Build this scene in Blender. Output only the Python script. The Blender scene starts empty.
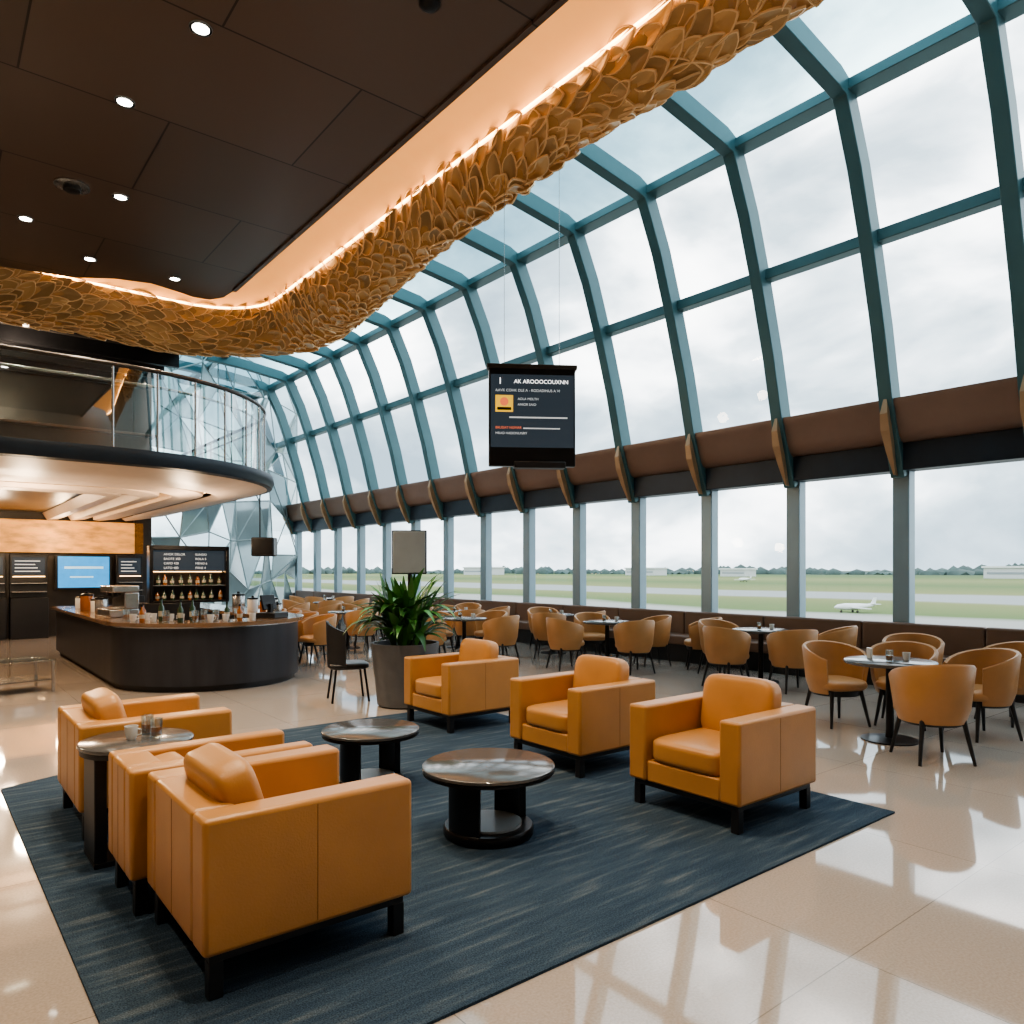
import bpy, bmesh, math, random
from mathutils import Vector, Matrix
random.seed(7)
C = bpy.context.scene.collection
PI = math.pi

# ------------------------------------------------------------------ materials
def mat(name, col, rough=0.5, metal=0.0, emis=None, es=0.0, var=0.0, vscale=5.0, bump=0.0, bscale=60.0, spec=None, coat=0.0, vstretch=(1,1,1), island=0.0):
    m = bpy.data.materials.new(name); m.use_nodes = True
    nt = m.node_tree; b = nt.nodes["Principled BSDF"]
    b.inputs["Base Color"].default_value = (*col, 1)
    b.inputs["Roughness"].default_value = rough
    b.inputs["Metallic"].default_value = metal
    if coat: b.inputs["Coat Weight"].default_value = coat
    if spec is not None: b.inputs["Specular IOR Level"].default_value = spec
    if emis: 
        b.inputs["Emission Color"].default_value = (*emis, 1); b.inputs["Emission Strength"].default_value = es
    tc = nt.nodes.new("ShaderNodeTexCoord")
    if var > 0 or island > 0:
        mp = nt.nodes.new("ShaderNodeMapping"); mp.inputs["Scale"].default_value = vstretch
        nt.links.new(tc.outputs["Object"], mp.inputs["Vector"])
        n = nt.nodes.new("ShaderNodeTexNoise"); n.inputs["Scale"].default_value = vscale; n.inputs["Detail"].default_value = 5
        nt.links.new(mp.outputs[0], n.inputs["Vector"])
        src = n.outputs["Fac"]
        v = var
        if island > 0:
            g = nt.nodes.new("ShaderNodeNewGeometry")
            src = g.outputs["Random Per Island"]; v = island
        r = nt.nodes.new("ShaderNodeValToRGB")
        r.color_ramp.elements[0].position = 0.3 if island == 0 else 0.0
        r.color_ramp.elements[1].position = 0.7 if island == 0 else 1.0
        r.color_ramp.elements[0].color = (*[c*(1-v) for c in col], 1)
        r.color_ramp.elements[1].color = (*[min(1, c*(1+v)) for c in col], 1)
        nt.links.new(src, r.inputs[0]); nt.links.new(r.outputs[0], b.inputs["Base Color"])
    if bump > 0:
        n2 = nt.nodes.new("ShaderNodeTexNoise"); n2.inputs["Scale"].default_value = bscale; n2.inputs["Detail"].default_value = 3
        nt.links.new(tc.outputs["Object"], n2.inputs["Vector"])
        bp = nt.nodes.new("ShaderNodeBump"); bp.inputs["Strength"].default_value = bump; bp.inputs["Distance"].default_value = 0.01
        nt.links.new(n2.outputs["Fac"], bp.inputs["Height"]); nt.links.new(bp.outputs[0], b.inputs["Normal"])
    return m

def glassmat(name, tint, gloss=0.07):
    m = bpy.data.materials.new(name); m.use_nodes = True
    nt = m.node_tree; nt.nodes.clear()
    o = nt.nodes.new("ShaderNodeOutputMaterial"); mx = nt.nodes.new("ShaderNodeMixShader")
    t = nt.nodes.new("ShaderNodeBsdfTransparent"); g = nt.nodes.new("ShaderNodeBsdfGlossy")
    t.inputs[0].default_value = (*tint, 1); g.inputs["Roughness"].default_value = 0.02
    g.inputs[0].default_value = (0.9, 0.95, 1, 1)
    mx.inputs[0].default_value = gloss
    nt.links.new(t.outputs[0], mx.inputs[1]); nt.links.new(g.outputs[0], mx.inputs[2]); nt.links.new(mx.outputs[0], o.inputs[0])
    return m

M = {}
M['leather'] = mat("leather_tan", (0.47, 0.225, 0.072), 0.36, var=0.10, vscale=3, bump=0.08, bscale=110)
M['leather2'] = mat("leather_tan_dining", (0.44, 0.22, 0.085), 0.42, var=0.1, vscale=4, bump=0.08, bscale=90)
M['seam'] = mat("leather_seam", (0.26, 0.11, 0.03), 0.6, var=0.1)
M['black'] = mat("black_wood", (0.012, 0.012, 0.014), 0.4, var=0.2)
M['blackmetal'] = mat("black_metal", (0.02, 0.02, 0.022), 0.3, 0.6, var=0.15)
M['stone'] = mat("dark_gloss_top", (0.085, 0.083, 0.082), 0.16, var=0.06, vscale=4, spec=0.7)
M['white'] = mat("white_gloss", (0.75, 0.75, 0.73), 0.2, var=0.03)
M['teal'] = mat("teal_metal", (0.075, 0.165, 0.185), 0.38, 0.2, var=0.08, vscale=2)
M['bluecol'] = mat("blue_grey_column", (0.26, 0.345, 0.39), 0.35, 0.2, var=0.06, vscale=2)
M['grey'] = mat("grey_mullion", (0.26, 0.33, 0.34), 0.35, 0.2, var=0.06, vscale=2)
M['copper'] = mat("copper_panel", (0.24, 0.155, 0.12), 0.38, 0.2, var=0.12, vscale=1.5)
M['bench'] = mat("brown_bench_leather", (0.16, 0.09, 0.06), 0.45, var=0.12, vscale=2)
M['fin'] = mat("tan_fin", (0.42, 0.27, 0.16), 0.38, 0.25, var=0.1)
M['navy'] = mat("navy_fascia", (0.018, 0.028, 0.042), 0.4, 0.2, var=0.1)
M['gold'] = mat("gold_petal_face", (0.46, 0.29, 0.13), 0.30, 0.35, emis=(1.0, 0.55, 0.22), es=0.02, island=0.42)  # faint warm emission stands in for light on the petals
M['goldrim'] = mat("gold_petal_rim", (0.72, 0.50, 0.27), 0.28, 0.3, emis=(1.0, 0.62, 0.3), es=0.04, island=0.15)  # rims glow slightly, warm light put in by emission
M['goldback'] = mat("gold_backing_glow", (0.20, 0.11, 0.045), 0.5, 0.2, emis=(1.0, 0.45, 0.13), es=0.06, var=0.3, vscale=4)  # emission paints warm light onto the backing behind the petals
M['cove'] = mat("cove_plaster_glow", (0.70, 0.43, 0.20), 0.6, emis=(1.0, 0.42, 0.11), es=0.42, var=0.04)  # LED glow painted onto the plaster as warm emission
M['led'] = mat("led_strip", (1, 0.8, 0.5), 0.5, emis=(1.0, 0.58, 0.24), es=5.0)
M['lamp'] = mat("downlight_lens", (1, 1, 0.95), 0.5, emis=(1, 0.93, 0.8), es=14.0)
M['soffit'] = mat("soffit_cream", (0.60, 0.48, 0.39), 0.45, var=0.05)
M['bronze'] = mat("dark_bronze", (0.05, 0.042, 0.036), 0.35, 0.4, var=0.2, vscale=2)
M['plaster'] = mat("warm_plaster", (0.55, 0.48, 0.41), 0.7, var=0.05)
M['glass'] = glassmat("clear_glazing", (0.97, 0.985, 0.985), 0.02)
M['roofglass'] = glassmat("tinted_roof_glazing", (0.58, 0.79, 0.83), 0.05)
M['greyglass'] = glassmat("grey_glazing", (0.62, 0.72, 0.74), 0.12)
M['railglass'] = glassmat("rail_glass", (0.78, 0.90, 0.86), 0.28)
M['drink'] = glassmat("drinking_glass", (0.85, 0.9, 0.9), 0.25)
M['facetA'] = mat("facet_pale", (0.34, 0.43, 0.45), 0.15, 0.3, var=0.15, vscale=0.8)
M['facetB'] = mat("facet_mid", (0.24, 0.32, 0.34), 0.15, 0.3, var=0.15, vscale=0.8)
M['barbody'] = mat("bar_front", (0.026, 0.028, 0.036), 0.35, var=0.25, vscale=2, vstretch=(3, 3, 0.4))
M['bartop'] = mat("bar_wood_top", (0.20, 0.12, 0.07), 0.18, var=0.25, vscale=3, coat=0.4)
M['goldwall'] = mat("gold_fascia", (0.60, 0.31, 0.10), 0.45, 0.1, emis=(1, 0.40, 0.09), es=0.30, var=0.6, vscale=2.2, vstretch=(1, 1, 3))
M['screenblue'] = mat("blue_screen", (0.02, 0.1, 0.2), 0.2, emis=(0.04, 0.34, 0.75), es=0.7, var=0.3)
M['screencloud'] = mat("screen_light_patch", (0.4, 0.6, 0.7), 0.3, emis=(0.4, 0.75, 1), es=0.4)
M['screendark'] = mat("dark_screen", (0.012, 0.015, 0.02), 0.25, emis=(0.05, 0.07, 0.09), es=0.3)
M['text'] = mat("text_white", (0.9, 0.9, 0.9), 0.5, emis=(1, 1, 1), es=0.8)
M['textgrey'] = mat("text_grey", (0.5, 0.5, 0.5), 0.5, emis=(0.8, 0.85, 0.85), es=0.3)
M['yellow'] = mat("yellow_icon", (0.8, 0.45, 0.03), 0.5, emis=(1, 0.6, 0.05), es=0.4)
M['red'] = mat("red_text", (0.6, 0.1, 0.05), 0.5, emis=(1, 0.25, 0.1), es=0.4)
M['greyscreen'] = mat("grey_panel", (0.30, 0.33, 0.35), 0.3, var=0.05)
M['pot'] = mat("grey_planter", (0.10, 0.10, 0.105), 0.5, var=0.15, vscale=6)
M['soil'] = mat("soil", (0.03, 0.02, 0.012), 0.9, var=0.4, vscale=30)
M['leaf'] = mat("leaf_green", (0.05, 0.17, 0.035), 0.35, island=0.55)
M['concrete'] = mat("pale_concrete", (0.6, 0.6, 0.6), 0.8, var=0.1)
M['tree'] = mat("far_trees", (0.09, 0.13, 0.12), 0.9, var=0.25, vscale=0.05)  # distance haze mixed into the tree colour
M['bottle'] = mat("bottle_glass", (0.03, 0.06, 0.03), 0.1, coat=0.5)
M['amber'] = mat("bottle_amber", (0.30, 0.10, 0.02), 0.1, coat=0.5)
M['paper'] = mat("bottle_label_paper", (0.42, 0.38, 0.30), 0.6, var=0.1)
M['steel'] = mat("steel", (0.5, 0.5, 0.5), 0.25, 0.9, var=0.05)
M['coffee'] = mat("coffee", (0.05, 0.02, 0.01), 0.2)

def floormat():
    m = bpy.data.materials.new("polished_stone_floor"); m.use_nodes = True
    nt = m.node_tree; b = nt.nodes["Principled BSDF"]; L = nt.links
    tc = nt.nodes.new("ShaderNodeTexCoord")
    br = nt.nodes.new("ShaderNodeTexBrick"); br.offset = 0; br.inputs["Scale"].default_value = 1
    br.inputs["Brick Width"].default_value = 1.5; br.inputs["Row Height"].default_value = 1.5
    br.inputs["Mortar Size"].default_value = 0.003; br.inputs["Mortar Smooth"].default_value = 0.2
    br.inputs["Color1"].default_value = (0.45, 0.385, 0.335, 1); br.inputs["Color2"].default_value = (0.42, 0.36, 0.315, 1)
    br.inputs["Mortar"].default_value = (0.26, 0.22, 0.19, 1)
    L.new(tc.outputs["Object"], br.inputs["Vector"])
    n = nt.nodes.new("ShaderNodeTexNoise"); n.inputs["Scale"].default_value = 90; n.inputs["Detail"].default_value = 4
    L.new(tc.outputs["Object"], n.inputs["Vector"])
    n2 = nt.nodes.new("ShaderNodeTexNoise"); n2.inputs["Scale"].default_value = 1.2; n2.inputs["Detail"].default_value = 6
    L.new(tc.outputs["Object"], n2.inputs["Vector"])
    r = nt.nodes.new("ShaderNodeValToRGB"); r.color_ramp.elements[0].color = (0.88, 0.87, 0.86, 1); r.color_ramp.elements[1].color = (1.05, 1.05, 1.05, 1)
    r.color_ramp.elements[0].position = 0.35; r.color_ramp.elements[1].position = 0.65
    L.new(n.outputs["Fac"], r.inputs[0])
    mx = nt.nodes.new("ShaderNodeMixRGB"); mx.blend_type = 'MULTIPLY'; mx.inputs[0].default_value = 1
    L.new(br.outputs["Color"], mx.inputs[1]); L.new(r.outputs[0], mx.inputs[2]); L.new(mx.outputs[0], b.inputs["Base Color"])
    mr = nt.nodes.new("ShaderNodeMapRange"); mr.inputs["To Min"].default_value = 0.015; mr.inputs["To Max"].default_value = 0.075
    L.new(n2.outputs["Fac"], mr.inputs["Value"]); L.new(mr.outputs[0], b.inputs["Roughness"])
    b.inputs["IOR"].default_value = 1.85
    b.inputs["Specular IOR Level"].default_value = 0.65
    return m
M['floor'] = floormat()

def ceilmat():
    m = bpy.data.materials.new("brown_ceiling_panels"); m.use_nodes = True
    nt = m.node_tree; b = nt.nodes["Principled BSDF"]; L = nt.links
    tc = nt.nodes.new("ShaderNodeTexCoord"); mp = nt.nodes.new("ShaderNodeMapping")
    mp.inputs["Location"].default_value = (0.6, 0.4, 0)
    L.new(tc.outputs["Object"], mp.inputs[0])
    br = nt.nodes.new("ShaderNodeTexBrick"); br.offset = 0.5; br.inputs["Scale"].default_value = 1
    br.inputs["Brick Width"].default_value = 2.6; br.inputs["Row Height"].default_value = 1.7
    br.inputs["Mortar Size"].default_value = 0.010; br.inputs["Mortar Smooth"].default_value = 0.1
    br.inputs["Color1"].default_value = (0.135, 0.092, 0.070, 1); br.inputs["Color2"].default_value = (0.112, 0.077, 0.059, 1)
    br.inputs["Mortar"].default_value = (0.02, 0.013, 0.010, 1)
    L.new(mp.outputs[0], br.inputs["Vector"]); L.new(br.outputs["Color"], b.inputs["Base Color"])
    b.inputs["Roughness"].default_value = 0.30
    return m
M['ceil'] = ceilmat()

def carpetmat():
    m = bpy.data.materials.new("blue_carpet"); m.use_nodes = True
    nt = m.node_tree; b = nt.nodes["Principled BSDF"]; L = nt.links
    tc = nt.nodes.new("ShaderNodeTexCoord")
    def nz(sc, stretch, d=4):
        mp = nt.nodes.new("ShaderNodeMapping"); mp.inputs["Scale"].default_value = stretch
        L.new(tc.outputs["Object"], mp.inputs[0])
        n = nt.nodes.new("ShaderNodeTexNoise"); n.inputs["Scale"].default_value = sc; n.inputs["Detail"].default_value = d
        L.new(mp.outputs[0], n.inputs["Vector"]); return n.outputs["Fac"]
    a = nz(1, (2.2, 20, 1), 5); c = nz(160, (1, 1, 1))
    r = nt.nodes.new("ShaderNodeValToRGB"); e = r.color_ramp.elements
    e[0].position = 0.32; e[0].color = (0.032, 0.054, 0.084, 1); e[1].position = 0.75; e[1].color = (0.115, 0.14, 0.16, 1)
    k = r.color_ramp.elements.new(0.54); k.color = (0.045, 0.071, 0.102, 1)
    L.new(a, r.inputs[0])
    r2 = nt.nodes.new("ShaderNodeValToRGB"); r2.color_ramp.elements[0].color = (0.55, 0.55, 0.55, 1); r2.color_ramp.elements[1].color = (1.3, 1.3, 1.3, 1)
    r2.color_ramp.elements[0].position = 0.35; r2.color_ramp.elements[1].position = 0.65
    L.new(c, r2.inputs[0])
    mx = nt.nodes.new("ShaderNodeMixRGB"); mx.blend_type = 'MULTIPLY'; mx.inputs[0].default_value = 1
    L.new(r.outputs[0], mx.inputs[1]); L.new(r2.outputs[0], mx.inputs[2]); L.new(mx.outputs[0], b.inputs["Base Color"])
    b.inputs["Roughness"].default_value = 0.95; b.inputs["Specular IOR Level"].default_value = 0.1
    bp = nt.nodes.new("ShaderNodeBump"); bp.inputs["Strength"].default_value = 0.6; bp.inputs["Distance"].default_value = 0.005
    L.new(c, bp.inputs["Height"]); L.new(bp.outputs[0], b.inputs["Normal"])
    return m
M['carpet'] = carpetmat()

def groundmat():
    m = bpy.data.materials.new("airfield_grass_and_tarmac"); m.use_nodes = True
    nt = m.node_tree; b = nt.nodes["Principled BSDF"]; L = nt.links
    tc = nt.nodes.new("ShaderNodeTexCoord"); sx = nt.nodes.new("ShaderNodeSeparateXYZ"); L.new(tc.outputs["Object"], sx.inputs[0])
    n = nt.nodes.new("ShaderNodeTexNoise"); n.inputs["Scale"].default_value = 0.012; n.inputs["Detail"].default_value = 6; L.new(tc.outputs["Object"], n.inputs["Vector"])
    ma = nt.nodes.new("ShaderNodeMath"); ma.operation = 'MULTIPLY_ADD'; ma.inputs[1].default_value = 40; L.new(n.outputs["Fac"], ma.inputs[0]); L.new(sx.outputs["X"], ma.inputs[2])
    mr = nt.nodes.new("ShaderNodeMapRange"); mr.inputs["From Max"].default_value = 1000; L.new(ma.outputs[0], mr.inputs["Value"])
    r = nt.nodes.new("ShaderNodeValToRGB"); r.color_ramp.interpolation = 'LINEAR'
    e = r.color_ramp.elements
    con = (0.34, 0.33, 0.30, 1); gr = (0.09, 0.145, 0.028, 1); gr2 = (0.19, 0.20, 0.06, 1); rw = (0.30, 0.31, 0.30, 1); dk = (0.05, 0.09, 0.04, 1)
    e[0].position = 0; e[0].color = con
    e[1].position = 1; e[1].color = dk
    for p, c in [(0.112, con), (0.116, gr), (0.155, gr2), (0.16, rw), (0.20, rw), (0.205, gr2), (0.30, gr), (0.42, gr2), (0.6, gr)]:
        k = r.color_ramp.elements.new(p); k.color = c
    L.new(mr.outputs[0], r.inputs[0]); L.new(r.outputs[0], b.inputs["Base Color"]); b.inputs["Roughness"].default_value = 0.95
    return m
M['ground'] = groundmat()

# ------------------------------------------------------------------ helpers
def mk(name, bm, m, parent=None, loc=(0,0,0), rot=(0,0,0), smooth=False, bevel=0, seg=2, **props):
    me = bpy.data.meshes.new(name); 
    bmesh.ops.recalc_face_normals(bm, faces=bm.faces[:]) if props.pop('recalc', True) else None
    bm.to_mesh(me); bm.free()
    ms = m if isinstance(m, (list, tuple)) else [m]
    for x in ms: me.materials.append(x)
    if smooth:
        for p in me.polygons: p.use_smooth = True
    o = bpy.data.objects.new(name, me); C.objects.link(o)
    o.location = loc; o.rotation_euler = rot
    if parent: o.parent = parent
    if bevel:
        md = o.modifiers.new("b", 'BEVEL'); md.width = bevel; md.segments = seg; md.limit_method = 'ANGLE'; md.angle_limit = math.radians(35)
        for p in me.polygons: p.use_smooth = True
        me.set_sharp_from_angle(angle=math.radians(50)) if not smooth else None
    elif smooth:
        me.set_sharp_from_angle(angle=math.radians(50))
    for k, v in props.items(): o[k] = v
    return o

def thing(name, label, cat, loc=(0,0,0), rz=0, group=None):
    e = bpy.data.objects.new(name, None); C.objects.link(e); e.empty_display_size = 0.1
    e.location = loc; e.rotation_euler = (0, 0, rz); e["label"] = label; e["category"] = cat
    if group: e["group"] = group
    return e

def dup(root, loc, rz=0, **props):
    def rec(o, par):
        c = o.copy(); C.objects.link(c)
        if par: c.parent = par
        for ch in list(o.children): rec(ch, c)
        return c
    n = rec(root, None); n.location = loc; n.rotation_euler = (0, 0, rz)
    for k, v in props.items(): n[k] = v
    return n

def box(bm, x0, x1, y0, y1, z0, z1, mi=0):
    vs = [bm.verts.new(p) for p in [(x0,y0,z0),(x1,y0,z0),(x1,y1,z0),(x0,y1,z0),(x0,y0,z1),(x1,y0,z1),(x1,y1,z1),(x0,y1,z1)]]
    for f in [(0,3,2,1),(4,5,6,7),(0,1,5,4),(1,2,6,5),(2,3,7,6),(3,0,4,7)]:
        fc = bm.faces.new([vs[i] for i in f]); fc.material_index = mi
    return vs

def lathe(bm, prof, seg=32, c=(0,0), mi=0, cap=True, a0=0, a1=2*PI):
    full = abs(a1-a0-2*PI) < 1e-6
    n = seg if full else seg+1
    rings = []
    for r, z in prof:
        rings.append([bm.verts.new((c[0]+r*math.cos(a0+(a1-a0)*i/seg), c[1]+r*math.sin(a0+(a1-a0)*i/seg), z)) for i in range(n)])
    for a, b in zip(rings, rings[1:]):
        for i in range(seg):
            j = (i+1) % n
            bm.faces.new((a[i], a[j], b[j], b[i])).material_index = mi
    if cap and full:
        for rg in (rings[0], rings[-1]):
            bm.faces.new(rg).material_index = mi
    return rings

def extrude(bm, pts, z0, z1, mi=0):
    a = [bm.verts.new((x, y, z0)) for x, y in pts]; b = [bm.verts.new((x, y, z1)) for x, y in pts]
    n = len(pts)
    bm.faces.new(a).material_index = mi; bm.faces.new(b).material_index = mi
    for i in range(n): bm.faces.new((a[i], a[(i+1)%n], b[(i+1)%n], b[i])).material_index = mi

def tube(bm, pts, r, seg=8, mi=0):
    pts = [Vector(p) for p in pts]; rings = []
    for i, p in enumerate(pts):
        d = (pts[min(i+1, len(pts)-1)] - pts[max(i-1, 0)]).normalized()
        up = Vector((0,0,1)) if abs(d.z) < 0.9 else Vector((1,0,0))
        s = d.cross(up).normalized(); t = s.cross(d)
        rr = r[i] if isinstance(r, (list, tuple)) else r
        rings.append([bm.verts.new(p + s*rr*math.cos(2*PI*k/seg) + t*rr*math.sin(2*PI*k/seg)) for k in range(seg)])
    for a, b in zip(rings, rings[1:]):
        for k in range(seg): bm.faces.new((a[k], a[(k+1)%seg], b[(k+1)%seg], b[k])).material_index = mi
    bm.faces.new(rings[0]).material_index = mi; bm.faces.new(rings[-1]).material_index = mi

def pillow(name, size, m, parent, loc, rot=(0,0,0), p=5.0, cuts=9):
    bm = bmesh.new(); bmesh.ops.create_cube(bm, size=2.0)
    bmesh.ops.subdivide_edges(bm, edges=bm.edges[:], cuts=cuts, use_grid_fill=True)
    for v in bm.verts:
        x, y, z = v.co; k = (abs(x)**p + abs(y)**p + abs(z)**p) ** (1/p)
        v.co = Vector((x/k*size[0]/2, y/k*size[1]/2, z/k*size[2]/2))
    return mk(name, bm, m, parent, loc, rot, smooth=True)

def textmesh(body, size, m, parent, loc, rot, name="lettering"):
    cu = bpy.data.curves.new("t", 'FONT'); cu.body = body; cu.size = size; cu.extrude = 0.001
    o = bpy.data.objects.new("t", cu); C.objects.link(o)
    dg = bpy.context.evaluated_depsgraph_get(); dg.update()
    me = bpy.data.meshes.new_from_object(o.evaluated_get(dg)); bpy.data.objects.remove(o)
    me.materials.clear(); me.materials.append(m)
    n = bpy.data.objects.new(name, me); C.objects.link(n); n.parent = parent; n.location = loc; n.rotation_euler = rot
    return n

# ------------------------------------------------------------------ room shell
S = dict(kind="structure")
bm = bmesh.new(); box(bm, -5.2, 11.4, -3.5, 28, -0.3, 0)
mk("floor", bm, M['floor'], **S)
bm = bmesh.new(); box(bm, -5.4, -5.2, -3.5, 28, 0, 8.4); mk("wall_left", bm, M['plaster'], **S)
bm = bmesh.new(); box(bm, -5.2, 11.3, -3.7, -3.5, 0, 8.4); mk("wall_back", bm, M['plaster'], **S)
bm = bmesh.new(); box(bm, -5.2, 4.6, 21.0, 21.2, 0, 8.4); mk("wall_bar", bm, M['bronze'], **S)
bm = bmesh.new(); box(bm, 10.9, 11.15, -3.5, 27.5, 0, 0.76); mk("wall_window_base", bm, M['bench'], **S)

pts = [(-5.2,-3.5),(4.05,-3.5),(4.05,12.2),(4.0,12.75),(3.85,13.0),(3.6,13.05),(3.3,12.95),(2.9,12.85),(2.4,13.0),(1.9,13.35),(1.0,13.55),(-5.2,13.6)]
bm = bmesh.new(); extrude(bm, pts, 6.2, 6.3); mk("ceiling", bm, M['ceil'], **S)
bm = bmesh.new(); box(bm, -5.2, 4.6, 14.2, 21, 6.5, 6.7); mk("ceiling_rear", bm, M['bronze'], **S)

def path(s):
    L1 = 15.4; R = 1.2; L2 = R*PI/2
    if s < L1: return Vector((4.8, -3+s)), Vector((1, 0))
    if s < L1+L2:
        a = (s-L1)/R; n = Vector((math.cos(a), math.sin(a))); return Vector((3.6, 12.4)) + n*R, n
    return Vector((3.6-(s-L1-L2), 13.6)), Vector((0, 1))
LT = 15.4 + 1.2*PI/2 + 8.4
def sweep(bm, sec, s0=0.0, s1=LT, step=0.3, secfn=None):
    n = int((s1-s0)/step); rows = []
    for i in range(n+1):
        s = s0+(s1-s0)*i/n; p, nn = path(s)
        rows.append([bm.verts.new((p.x+nn.x*o, p.y+nn.y*o, z)) for o, z in (secfn(s) if secfn else sec)])
    for a, b in zip(rows, rows[1:]):
        for k in range(len(a)-1): bm.faces.new((a[k], a[k+1], b[k+1], b[k]))
    return rows
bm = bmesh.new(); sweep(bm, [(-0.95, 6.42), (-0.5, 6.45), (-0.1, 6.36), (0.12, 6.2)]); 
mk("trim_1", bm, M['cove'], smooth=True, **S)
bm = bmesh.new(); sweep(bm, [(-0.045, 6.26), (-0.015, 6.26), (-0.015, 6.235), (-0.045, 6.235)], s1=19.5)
mk("trim_2", bm, M['led'], **S)  # LED light strip of the cove, grouped with the structure trim
bm = bmesh.new(); box(bm, 4.0, 4.06, -3.5, 12.3, 6.17, 6.42); mk("trim_3", bm, M['ceil'], **S)
bm = bmesh.new(); sweep(bm, [(0.25, 6.2), (0.25, 8.45)]); mk("wall_above_ceiling", bm, M['copper'], **S)

# golden ribbon
def sc(s):
    k = min(1, max(0, (s-8.5)/8.5)); return 0.54 + 0.84*k*k*(3-2*k)
def rsec(s):
    k = sc(s); w = 0.035*math.sin(s*1.7)+0.03*math.sin(s*3.1+1)
    base = [(0.0, 6.26), (0.08, 6.06), (0.28, 5.86), (0.52, 5.76), (0.76, 5.80), (0.93, 5.98), (1.0, 6.25), (0.95, 6.5)]
    out = []
    for i, (o, z) in enumerate(base):
        f = math.sin(PI*i/7)
        out.append((o*(k+w*0.7), 6.26-(6.26-z)*(0.85+0.35*(k-0.54)/0.84) + w*f*0.8))
    return out
rib = thing("ceiling_ornament", "golden overlapping petal lattice ribbon wrapping ceiling edge", "ceiling decoration")
bm = bmesh.new(); sweep(bm, None, secfn=rsec); mk("backing", bm, M['goldback'], rib, smooth=True)
bm = bmesh.new()
def rpoint(s, w):
    sec = rsec(s); f = w*7; i = min(6, int(f)); t = f-i
    o = sec[i][0]*(1-t)+sec[i+1][0]*t; z = sec[i][1]*(1-t)+sec[i+1][1]*t
    p, n = path(s); return Vector((p.x+n.x*o, p.y+n.y*o, z))
s = 4.6; cnt = 0; col = 0
while s < LT-0.1:
    k = sc(s); nrow = int(6.5 + 6*(k-0.54)/0.84)
    for j in range(nrow):
        w = min(0.98, max(0.02, (j+(0.25 if col % 2 else 0.75)+random.uniform(-0.22, 0.22))/nrow)); ss = min(LT-0.05, s+random.uniform(-0.06, 0.06))
        P = rpoint(ss, w); T = (rpoint(ss+0.03, w)-rpoint(ss-0.03, w)).normalized(); B = (rpoint(ss, min(1, w+0.07))-rpoint(ss, max(0, w-0.07))).normalized()
        N = T.cross(B).normalized()
        ctr = rpoint(ss, 0.5)+Vector((0, 0, 0.5))
        if N.dot(P-ctr) < 0: N = -N
        # flowing direction that swings gently along the ribbon
        ang = 0.35+0.45*math.sin(s*1.3+w*3.0)+random.gauss(0, 0.22); U = (T*math.cos(ang)+B*math.sin(ang)).normalized(); V = N.cross(U).normalized()
        Mx = Matrix.Rotation(random.uniform(-0.12, 0.22), 3, U) @ Matrix.Rotation(0.16, 3, V)
        U2, V2, N2 = Mx@U, Mx@V, Mx@N
        a = random.uniform(0.19, 0.27); b2 = a*random.uniform(0.40, 0.50); base = P+N*random.uniform(0.012, 0.028)
        seg = 18
        def ring_(f, h):
            r = []
            for q in range(seg):
                th = 2*PI*q/seg; x = a*math.cos(th)*f; y = b2*math.sin(th)*(abs(math.sin(th))**0.55)*f
                r.append(bm.verts.new(base+U2*x+V2*y+N2*(h-0.08*(x*x)/a)))
            return r
        r0 = ring_(1.0, -0.010); r1 = ring_(1.0, 0.010); r2 = ring_(0.93, 0.010); r3 = ring_(0.91, 0.002)
        for ra, rb in ((r0, r1), (r1, r2), (r2, r3)):
            for q in range(seg): bm.faces.new((ra[q], ra[(q+1)%seg], rb[(q+1)%seg], rb[q])).material_index = 1
        r3b = ring_(0.91, 0.0018); r4b = ring_(0.45, -0.012)
        c0 = bm.verts.new(base-N2*0.016)
        for q in range(seg):
            bm.faces.new((r3b[q], r3b[(q+1)%seg], r4b[(q+1)%seg], r4b[q])).material_index = 0
            bm.faces.new((r4b[q], r4b[(q+1)%seg], c0)).material_index = 0
        cnt += 1
    s += 0.165; col += 1
mk("petal_lattice", bm, [M['gold'], M['goldrim']], rib, recalc=False, kind="stuff")
print("petals", cnt)

# ------------------------------------------------------------------ window wall
PR = [(11.02, 3.0), (10.69, 3.85), (10.42, 4.95), (10.08, 6.06), (9.76, 6.95), (9.35, 7.79), (9.0, 7.93), (7.75, 8.10), (5.0, 8.28)]
def ribmesh():
    bm = bmesh.new(); d = 0.28; hw = 0.095
    inn = []
    for i, (x, z) in enumerate(PR):
        a = Vector(PR[max(i-1, 0)]); b = Vector(PR[min(i+1, len(PR)-1)]); t = (b-a).normalized(); n = Vector((-t.y, t.x))
        if n.x > 0 and i < 5: n = -n
        if n.y > 0: n = -n
        inn.append((x+n.x*d, z+n.y*d))
    v = [[bm.verts.new((x, y, z)) for (x, z) in pl] for pl in (PR, inn) for y in (-hw, hw)]
    o0, o1, i0, i1 = v
    for k in range(len(PR)-1):
        for a, b in ((o0, o1), (o1, i1), (i1, i0), (i0, o0)): bm.faces.new((a[k], a[k+1], b[k+1], b[k]))
    bm.faces.new((o0[0], o1[0], i1[0], i0[0])); bm.faces.new((o0[-1], i0[-1], i1[-1], o1[-1]))
    return bm
SP = 1.66; Y0 = 4.70-5*SP
ribs = [Y0+SP*i for i in range(19)]
r0 = mk("trim_4", ribmesh(), M['teal'], loc=(0, ribs[0], 0), bevel=0.012, **S)
bmc = bmesh.new(); box(bmc, 10.86, 11.06, -0.115, 0.115, 0.0, 3.02)
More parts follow.
